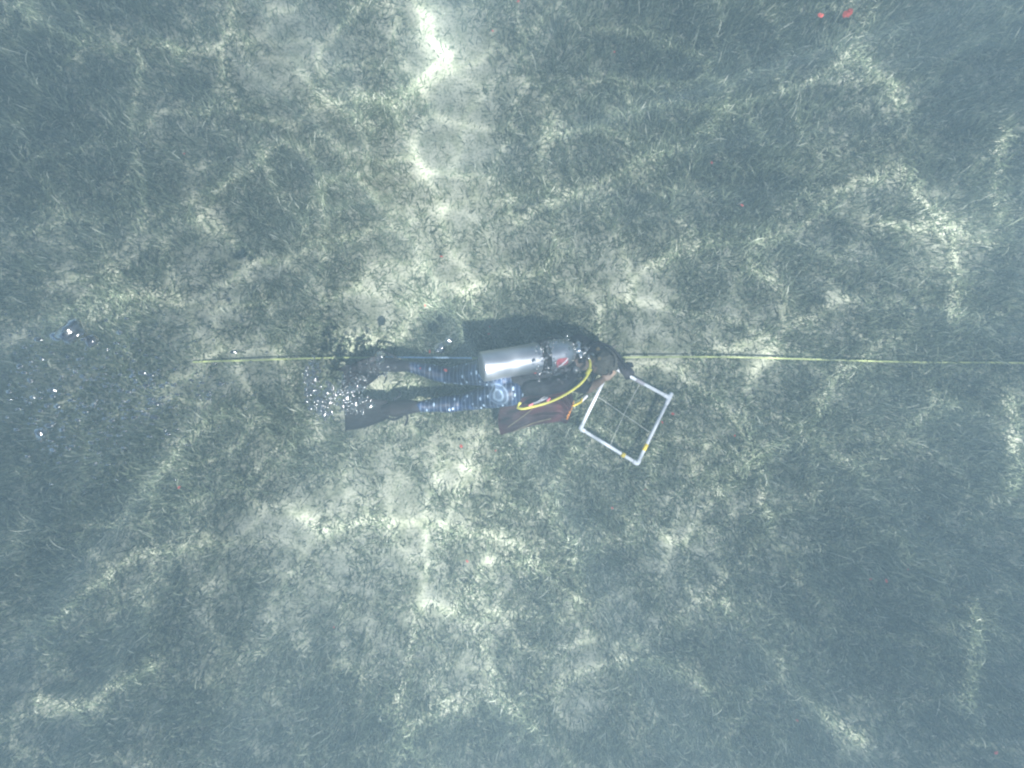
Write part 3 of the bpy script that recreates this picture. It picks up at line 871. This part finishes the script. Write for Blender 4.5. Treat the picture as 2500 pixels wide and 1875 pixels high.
for pts, r in (([(1436, 850, .42), (1452, 838, .40), (1480, 842, .36), (1505, 862, .30), (1524, 888, .22), (1530, 900, .17)], .0095),
               ([(1436, 866, .42), (1446, 900, .38), (1447, 925, .34), (1438, 948, .30), (1424, 964, .27), (1410, 974, .25)], .006),
               ([(1430, 858, .43), (1455, 868, .36), (1490, 890, .22), (1486, 915, .16), HEAD + fd * .14 - hd * .05], .006)):
    bm = bmesh.new(); tube(bm, [at(*p) if not isinstance(p, Vector) else p for p in pts], r, 10, 6)
    finish('hose', bm, M['black'], tank)['label'] = 'black rubber hose'
# maroon sticker with a white stroke, bent to the shoulder of the cylinder
def on_tank(px, py, lift):
    """point on the cylinder surface along the vertical plane of a position"""
    o = Vector((0, 0, H)); d = (at(px, py, .5) - o).normalized()
    lo, hi = None, None
    a = d - td * d.dot(td); oc = (o - TA); b = oc - td * oc.dot(td)
    t = (o - TA).dot(td)
    R = TR
    for _ in range(3):
        A_ = a.dot(a); B_ = 2 * a.dot(b); C_ = b.dot(b) - (R + lift) ** 2
        k = (-B_ - math.sqrt(max(0, B_ * B_ - 4 * A_ * C_))) / (2 * A_)
        tt = (o + d * k - TA).dot(td) / TL
        if tt > .80:
            f = min(1, (tt - .80) / .17); R = TR * (0.25 + .75 * math.sqrt(max(0, 1 - f * f)))
        else: R = TR
    return o + d * k
def patch(name, mid_pts, m, lift, parent):
    """mid_pts: rows of (top px,py),(bottom px,py)"""
    bm = bmesh.new(); rows = []
    for (a, b) in mid_pts:
        rows.append([bm.verts.new(on_tank(a[0] + (b[0] - a[0]) * k / 5, a[1] + (b[1] - a[1]) * k / 5, lift)) for k in range(6)])
    for i in range(len(rows) - 1):
        for j in range(5): bm.faces.new((rows[i][j], rows[i + 1][j], rows[i + 1][j + 1], rows[i][j + 1]))
    return finish(name, bm, m, parent)
stk = patch('sticker', [((1358, 884), (1359, 897)), ((1362, 877), (1365, 896)), ((1370, 875), (1372, 893)), ((1380, 874), (1380, 891)), ((1387, 873), (1387, 887))], M['sticker'], .001, tank)
stk['label'] = 'maroon sticker with a curved white stroke'
patch('white_stroke', [((1363, 895), (1364, 897)), ((1371, 889), (1373, 892)), ((1378, 883), (1380, 886)), ((1384, 877), (1386, 879)), ((1386, 873), (1388, 874))], M['white'], .003, stk)

# ---------------------------------------------------------------- fins
def fin(name_label, stations, pocket, loops, notch=0.0):
    c0 = sum((Vector(a) + Vector(b) for a, b in stations[:1]), Vector()) / 2
    allp = [Vector(p) for st in stations for p in st]
    ctr = sum(allp, Vector()) / len(allp)
    f = empty('swim_fin', (ctr.x, ctr.y, min(p.z for p in allp) - .01), name_label, 'fin', 'black rubber swim fins')
    A_ = catmull([s[0] for s in stations], 8); B_ = catmull([s[1] for s in stations], 8)
    nc = 25; up = Vector((0, 0, 1)); rs = []
    dr0 = (A_[4] - A_[0]).normalized()
    for i, (a, b) in enumerate(zip(A_, B_)):
        top, bot = [], []
        for k in range(nc):
            t = k / (nc - 1)
            p = a.lerp(b, t)
            h = .0030 + .011 * (math.exp(-(t / .035) ** 2) + math.exp(-((1 - t) / .035) ** 2)) + .004 * (math.exp(-((t - .33) / .02) ** 2) + math.exp(-((t - .67) / .02) ** 2))
            p = p + up * (-.012 * math.sin(math.pi * t))
            if i < 3:
                p = p + dr0 * (3 - i) / 3 * (notch * (1 if .12 < t < .6 else (0 if t < .1 else .35)) + .010 * (1 - math.sin(math.pi * t)) * 0)
            top.append(p + up * h); bot.append(p - up * h)
        rs.append(top + bot[::-1])
    bm = bmesh.new(); rings(bm, rs); finish('blade', bm, M['fin'], f)
    bm = bmesh.new(); chain(bm, pocket)
    finish_me('foot_pocket', fused(bm, .006, 3), M['fin'], f)
    for pts in loops:
        bm = bmesh.new(); tube(bm, pts, .0085, 8, 6, .5); finish('strap', bm, M['strap'], f)
    bm = bmesh.new(); q_ = loops[0][1]; lathe(bm, q_ - Vector((.012, 0, 0)), q_ + Vector((.012, 0, 0)), [(0, .006), (.1, .011), (.9, .011), (1, .006)], 10); finish('buckle', bm, M['black'], f)
    return f
fin('lower black swim fin with its broad blade fully in view', 
    [(at(838, 984, .13), at(843, 1051, .11)), (at(870, 971, .14), at(878, 1047, .12)), (at(905, 974, .15), at(912, 1037, .13)), (at(945, 979, .17), at(950, 1021, .15))],
    [(at(940, 1000, .16), .036), (at(965, 998, .185), .062), (at(992, 994, .21), .056), (at(1012, 992, .235), .045)],
    [[at(945, 1020, .15), at(962, 1024, .16), at(978, 1018, .19), at(990, 1010, .22), at(995, 1022, .20), at(989, 1038, .17)],
     [at(960, 976, .19), at(974, 968, .22), at(977, 958, .19), at(962, 950, .15)]])
fin('upper black swim fin partly hidden by a burst of bubbles',
    [(at(820, 901, 0.20), at(833, 958, 0.09)), (at(862, 888, 0.20), at(868, 958, 0.10)), (at(895, 875, 0.21), at(903, 937, 0.14)), (at(928, 868, 0.21), at(925, 918, 0.16))],
    [(at(915, 895, 0.18), .036), (at(940, 890, 0.20), .052), (at(962, 890, 0.24), .049), (at(978, 892, 0.26), .042)],
    [[at(915, 868, 0.21), at(925, 858, 0.22), at(945, 862, 0.24), at(965, 872, 0.27), at(975, 880, 0.28)],
     [at(920, 918, 0.20), at(935, 912, 0.18), at(943, 922, 0.15), at(938, 935, 0.12)]], notch=.045)

# ---------------------------------------------------------------- maroon mesh bag under the chest
bag = empty('mesh_bag', at(1305, 1010, .03), 'dark maroon mesh bag hanging beneath the diver by the yellow hose', 'bag')
top = [(1240, 962), (1262, 955), (1290, 945), (1320, 935), (1350, 925), (1375, 925), (1393, 950), (1400, 975)]
bot = [(1222, 1062), (1252, 1054), (1285, 1044), (1318, 1036), (1348, 1032), (1368, 1030), (1382, 1034), (1392, 1022)]
bm = bmesh.new()
tops = catmull([Vector((a, b, 0)) for a, b in top], 8); bots = catmull([Vector((a, b, 0)) for a, b in bot], 8)
nu, nvv = len(tops), 30
for i in range(12):    # rounded left mouth
    pass
def bagp(i, j, sgn):
    u = i / (nu - 1); v = j / (nvv - 1)
    p = tops[i].lerp(bots[i], v)
    p.x -= 14 * math.sin(math.pi * v) * (1 - u) ** 3
    thick = .065 * math.sin(math.pi * v) ** .6 * (math.sin(math.pi * min(1, .12 + .88 * u)) ** .5)
    if thick != thick or isinstance(thick, complex): thick = 0
    fold = .014 * math.sin(18 * v + 7 * u + 2 * math.sin(5 * u)) + .009 * math.sin(37 * v - 9 * u + 1.3)
    fold += .012 * mnoise.noise(Vector((u * 6, v * 9, sgn * 3.1)))
    edge = min(1, 6 * min(v, 1 - v)) * min(1, 8 * min(u + .03, 1 - u + .03))
    z = .20 + .12 * (1 - v) + sgn * thick + fold * edge * 1.4
    return at(p.x, p.y, max(.07, z))
T = [[bm.verts.new(bagp(i, j, 1)) for j in range(nvv)] for i in range(nu)]
B_ = [[bm.verts.new(bagp(i, j, -1) - Vector((0, 0, .004))) for j in range(nvv)] for i in range(nu)]
for G, flip in ((T, 0), (B_, 1)):
    for i in range(nu - 1):
        for j in range(nvv - 1):
            q_ = (G[i][j], G[i + 1][j], G[i + 1][j + 1], G[i][j + 1]); bm.faces.new(q_[::-1] if flip else q_)
for i in range(nu - 1):
    for j in (0, nvv - 1): bm.faces.new((T[i][j], T[i + 1][j], B_[i + 1][j], B_[i][j]))
for i in (nu - 1,):
    for j in range(nvv - 1): bm.faces.new((T[i][j], T[i][j + 1], B_[i][j + 1], B_[i][j]))
finish('mesh_sack', bm, bag_mat(), bag)
bm = bmesh.new()
for k in range(7):
    a0 = (1400 - k * 2.4, 984 + k * 5.6); sg = 1 if k % 2 else -1
    tube(bm, [at(a0[0] + sg * 2.5, a0[1], .27), at(a0[0] - sg * 2.5 - 1.2, a0[1] + 3, .272), at(a0[0] + sg * 2 - 2.4, a0[1] + 6, .27)], .0016, 6, 3)
tube(bm, [at(1402, 978, .27), at(1394, 1000, .272), at(1385, 1024, .26)], .0022, 6, 4)
finish('drawcord', bm, M['orange'], bag)
bm = bmesh.new(); tube(bm, [at(1400, 991, .28), at(1411, 985, .285), at(1419, 980, .285), at(1421, 973, .28)], .0075, 10, 5); hdl = finish('handle', bm, M['ytape'], bag)
bm = bmesh.new(); capsule(bm, at(1421, 979, .275), .008, at(1432, 967, .27), .010); finish('clip', bm, M['white'], hdl)
bm = bmesh.new(); tube(bm, [at(1240, 990, .30), at(1262, 968, .33), at(1290, 962, .33)], .003, 6, 5); tube(bm, [at(1245, 985, .30), at(1220, 992, .33), at(1205, 985, .36)], .003, 6, 5)
finish('cord', bm, M['olive'], bag)
# pale folds (seam cords) along the bag
for a_, b_, c_ in (((1236, 1046, .24), (1280, 1014, .30), (1300, 998, .335)), ((1250, 1056, .24), (1300, 1034, .27), (1345, 1022, .27))):
    bm = bmesh.new(); tube(bm, [at(*a_), at(*b_), at(*c_)], .0032, 8, 6, .6); finish('seam', bm, M['olive'], bag)

# small tool clipped under the hose
tool = empty('pencil_tube', at(1318, 980, .38), 'grey see-through tube with pink ends lying beside the yellow hose', 'pencil tube')
bm = bmesh.new(); lathe(bm, at(1302, 985, .405), at(1338, 970, .415), [(0, .004), (.05, .010), (.95, .008), (1, .003)], 14); finish('barrel', bm, M['clear'], tool)
for p, q_ in (((1293, 990, .405), (1300, 986, .408)), ((1337, 978, .412), (1342, 973, .413))):
    bm = bmesh.new(); capsule(bm, at(*p), .008, at(*q_), .007); finish('end_cap', bm, M['pink'], tool)
bm = bmesh.new(); tube(bm, [at(1300, 984, .42), at(1312, 981, .425), at(1322, 973, .425), at(1331, 967, .42)], .0016, 6, 5); finish('cord', bm, M['white'], tool)

# shoulder strap piece, olive
bm = bmesh.new(); tube(bm, [at(1358, 926, .37), at(1375, 931, .385), at(1392, 934, .38), at(1408, 927, .385), at(1420, 921, .38)], lambda t: .006 + .014 * math.sin(math.pi * t), 10, 6, .4)
ol = finish('shoulder_strap', bm, M['olive'], person)

# ---------------------------------------------------------------- red algae scraps
def scrap(px, py, z, size, label):
    bm = bmesh.new(); c = at(px, py, z)
    nn_ = 12; vs = []
    rot = random.uniform(0, 6.28)
    el = random.uniform(.45, .8)
    cent = bm.verts.new(c + Vector((0, 0, size * .15)))
    cb_ = bm.verts.new(c - Vector((0, 0, size * .12)))
    for k in range(nn_):
        t = k / nn_ * 2 * math.pi
        r = size * (.75 + .45 * random.random())
        x, y = math.cos(t) * r, math.sin(t) * r * el
        vs.append(bm.verts.new(c + Vector((x * math.cos(rot) - y * math.sin(rot), x * math.sin(rot) + y * math.cos(rot), random.uniform(-.3, .3) * size))))
    for k in range(nn_):
        bm.faces.new((cent, vs[k], vs[(k + 1) % nn_])); bm.faces.new((cb_, vs[(k + 1) % nn_], vs[k]))
    o = finish('algae_scrap', bm, M['red'], None, False, origin=c)
    tag(o, label, 'algae', 'red algae scraps drifting over the seagrass')
SC = [
    (2070, 32, 1.2, .026, 'largest red algae scrap, near the upper right corner of the photo'),
    (2003, 38, 1.0, .017, 'rounder red algae scrap just left of the largest one, upper right'),
    (1265, 3, .12, .011, 'red algae scrap at the very top edge above the sandy patch'),
    (1203, 75, .1, .009, 'faint red algae scrap right of the brightest sand patch'),
    (1500, 126, .1, .009, 'lone red algae scrap in the dark seagrass at the top'),
    (1738, 397, .15, .010, 'red algae scrap in the dense seagrass right of the top centre'),
    (1812, 501, .15, .011, 'red algae scrap beside the light streak in the upper right'),
    (1078, 626, .12, .011, 'red algae scrap on pale sand above the diver'),
    (1038, 746, .12, .008, 'red algae scrap between the sand and the diver shadow'),
    (1196, 797, .12, .007, 'thin red algae scrap in the shadow above the silver tank'),
    (1193, 815, .12, .010, 'dull red algae scrap deep in the diver shadow'),
    (1049, 858, .30, .012, 'red algae scrap just above the yellow survey tape'),
    (1026, 899, .40, .007, 'orange red scrap over the upper leg near the boot'),
    (1088, 904, .45, .012, 'bright red scrap drifting over the upper knee'),
    (1307, 911, .70, .006, 'pink red scrap by the edge of the silver tank'),
    (1126, 1090, .1, .013, 'red algae scrap on pale sand below the diver'),
    (437, 1190, .2, .012, 'lone red algae scrap in the lower left seagrass'),
    (1643, 1010, .1, .012, 'red algae scrap right of the white pipe frame'),
    (1617, 1031, .1, .010, 'red algae scrap touching the right pipe of the white frame'),
    (1794, 1063, .1, .009, 'red algae scrap between frame and right edge'),
    (2126, 1414, .15, .010, 'smaller red scrap of a close pair in dark seagrass, lower right'),
    (2164, 1418, .15, .014, 'larger red scrap of a close pair in dark seagrass, lower right'),
    (2217, 1390, .15, .008, 'dull red scrap just up and right of the close pair'),
    (1946, 1759, .12, .010, 'red scrap near the bottom edge right of centre'),
    (2432, 1838, .15, .016, 'red algae scrap in the bottom right corner'),
    (1495, 1240, .1, .010, 'red scrap in the seagrass below the white frame'),
    (1141, 1370, .1, .012, 'red scrap on sand straight below the diver'),
    (815, 1531, .12, .009, 'red scrap in the seagrass of the lower left centre'),
    (1210, 1100, .1, .006, 'tiny red scrap below the maroon bag'),
    (1575, 1195, .1, .006, 'tiny red scrap below the right corner of the frame'),
    (450, 375, .15, .009, 'faint red scrap in the upper left seagrass'),
]
for s in SC: scrap(*s)

# ---------------------------------------------------------------- air bubbles
BM = bubble_mat()
def bubble_mesh(seed, flat=.7, sub=3, lump=.12):
    bm = bmesh.new(); bmesh.ops.create_icosphere(bm, subdivisions=sub, radius=1.0)
    r = random.Random(seed); o = Vector((r.random() * 50, r.random() * 50, 0))
    for v in bm.verts:
        k = 1 + lump * mnoise.noise(v.co * 1.3 + o)
        v.co = Vector((v.co.x * k, v.co.y * k, v.co.z * k * flat))
    me = bpy.data.meshes.new('bubble'); bm.to_mesh(me); bm.free()
    me.materials.append(BM); me.polygons.foreach_set('use_smooth', [True] * len(me.polygons))
    return me
protos = [bubble_mesh(i, .55 + .08 * i, 3, .10 + .10 * i) for i in range(5)]
def bubble(px, py, z, r, label, group, k=None, stretch=1.0, rot=0.0):
    o = bpy.data.objects.new('bubble', random.choice(protos) if k is None else protos[k])
    COL.objects.link(o)
    o.location = at(px, py, z); o.scale = (r * stretch, r, r); o.rotation_euler = (random.uniform(-.4, .4), random.uniform(-.4, .4), rot if stretch != 1 else random.uniform(0, 6))
    tag(o, label, 'bubble', group)
# single large ones
LB = 'large air bubbles'
bubble(176, 812, 1.9, .040, 'largest air bubble, dark rimmed, at the left edge of the photo', LB, 4, 1.25, .2)
bubble(222, 832, 1.9, .022, 'medium air bubble just below right of the largest one', LB, 2)
bubble(138, 822, 1.9, .017, 'air bubble joined to the left side of the largest one', LB, 1, 1.6)
bubble(100, 1056, 1.9, .020, 'round air bubble alone at the left edge, below the others', LB, 3)
bubble(928, 872, .75, .033, 'bright crumpled air bubble by the upper fin strap', LB, 4)
bubble(1096, 831, .55, .025, 'round ringed air bubble in the shadow above the leg', LB, 2)
bubble(1075, 849, .50, .033, 'long pale air bubble in the shadow above the survey tape', LB, 4, 1.3, .6)
bubble(1407, 902, .62, .019, 'clear air bubble on the black vest below the tank shoulder', LB, 1)
bubble(1316, 912, .70, .012, 'ring shaped air bubble below the tank strap', LB, 0)
bubble(1317, 929, .65, .010, 'small air bubble under the ring shaped one', LB, 1)
bubble(1432, 852, .70, .012, 'brightest air bubble over the tank valve', LB, 0)
bubble(770, 925, .95, .020, 'crumpled air bubble left of the upper fin tip', LB, 4)
bubble(785, 1000, .95, .019, 'sparkling air bubble at the lower left of the burst', LB, 3)
bubble(850, 975, .8, .016, 'bright air bubble on the corner of the lower fin', LB, 2)
bubble(905, 990, .6, .020, 'forked pale air bubble on the lower fin blade', LB, 4, 1.5, .4)

def gauss_line(pts, sig):
    i = random.randrange(len(pts) - 1); t = random.random()
    a, b = pts[i], pts[i + 1]
    return a[0] + (b[0] - a[0]) * t + random.gauss(0, sig), a[1] + (b[1] - a[1]) * t + random.gauss(0, sig)
for k in range(120):
    x, y = gauss_line([(760, 900), (755, 940), (780, 985), (785, 1010), (800, 960), (835, 945), (850, 985), (880, 930), (860, 990)], 13)
    bubble(x, y, random.uniform(.55, 1.0), random.choice((.006, .009, .012, .016)), 'one of the small bubbles bursting over the fin tips', 'bubbles over the fin tips')
for k in range(80):
    x, y = gauss_line([(1310, 850), (1335, 850), (1345, 880), (1365, 905), (1340, 905), (1318, 900), (1320, 870), (1345, 845), (1365, 825), (1400, 835), (1425, 860), (1440, 870)], 8)
    bubble(x, y, random.uniform(.66, .76), random.choice((.003, .004, .006, .009)), 'one of the small bubbles round the tank shoulder and strap', 'bubbles round the tank shoulder')
for k in range(70):
    x, y = gauss_line([(30, 800), (120, 900), (250, 870), (380, 930), (330, 1020), (160, 1075), (60, 960), (420, 910), (550, 950)], 40)
    bubble(x, y, random.uniform(1.2, 2.1), random.choice((.003, .005, .007, .010)), 'one of the small sparkling bubbles drifting off at the left', 'bubbles drifting at the left', None, 1.7, 0.0)

def foam(name, label, n_, gen, rmin, rmax, stretch=1.0):
    unit = bmesh.new(); bmesh.ops.create_icosphere(unit, subdivisions=2, radius=1.0)
    uv = np.array([v.co[:] for v in unit.verts]); uf = np.array([[v.index for v in f.verts] for f in unit.faces]); unit.free()
    VV, FF = [], []
    for i in range(n_):
        px, py, z = gen(); r = rmin * (rmax / rmin) ** (random.random() ** 1.8)
        c = np.array(at(px, py, z)[:]); jit = 1 + .18 * np.array([mnoise.noise(Vector(v) * 1.4 + Vector((i * 3.1, 0, 0))) for v in uv])[:, None]
        VV.append(c + uv * jit * r * np.array([stretch * random.uniform(.8, 1.3), random.uniform(.8, 1.2), .7])); FF.append(uf + i * len(uv))
    me = bpy.data.meshes.new(name); me.from_pydata(np.concatenate(VV).tolist(), [], np.concatenate(FF).tolist())
    o = finish_me(name, me, BM, None, True)
    tag(o, label, 'bubbles', kind='stuff')
def g1():
    x, y = gauss_line([(775, 880), (757, 925), (750, 960), (775, 1000), (790, 1005), (795, 960), (830, 950), (870, 930), (845, 985), (870, 1000), (890, 970)], 11); return x, y, random.uniform(.5, 1.0)
def g1b():
    x, y = gauss_line([(900, 890), (925, 900), (950, 905), (880, 910), (860, 930), (930, 880)], 12); return x, y, random.uniform(.45, .8)
def g2():
    x, y = gauss_line([(1300, 843), (1330, 845), (1350, 840), (1380, 822), (1405, 840), (1420, 850), (1430, 880), (1405, 915), (1375, 912), (1350, 905), (1330, 915), (1318, 930)], 9); return x, y, random.uniform(.63, .75)
def g3():
    x, y = gauss_line([(0, 820), (100, 900), (230, 880), (380, 920), (350, 1010), (150, 1100), (40, 980), (230, 1000), (430, 960), (550, 940)], 60); return x, y, random.uniform(1.0, 2.2)
def g4():
    return random.uniform(1240, 1450), random.uniform(905, 975), random.uniform(.50, .7)
foam('bubble_foam', 'fine foam of tiny bubbles spreading past the fin tips', 500, g1, .003, .010)
foam('bubble_foam', 'tiny bubbles scattered over the upper fin blade', 90, g1b, .0025, .008)
foam('bubble_foam', 'fine foam of tiny bubbles round the tank valve', 330, g2, .0014, .0055)
foam('bubble_foam', 'thin trail of tiny glinting bubbles at the left edge', 900, g3, .0015, .0055, 2.0)
foam('bubble_foam', 'tiny bubbles rising off the black vest below the tank', 70, g4, .0012, .003)

# ---------------------------------------------------------------- haze: the milky water itself
bm = bmesh.new(); bmesh.ops.create_cube(bm, size=1.0)
for v in bm.verts:
    v.co = Vector((v.co.x * 64, v.co.y * 64, 0)) + Vector((0, 0, -1.0 if v.co.z < 0 else 3.68))
hz = bpy.data.materials.new('haze'); hz.use_nodes = True
nt = hz.node_tree; nt.nodes.remove(nt.nodes['Principled BSDF'])
pv = nt.nodes.new('ShaderNodeVolumePrincipled')
pv.inputs['Color'].default_value = (0.48, 0.69, 0.81, 1)
pv.inputs['Density'].default_value = 0.082
nt.links.new(pv.outputs[0], nt.nodes['Material Output'].inputs['Volume'])
hzo = finish('haze', bm, hz, None, False)
tag(hzo, 'pale blue haze of the water', kind='stuff')
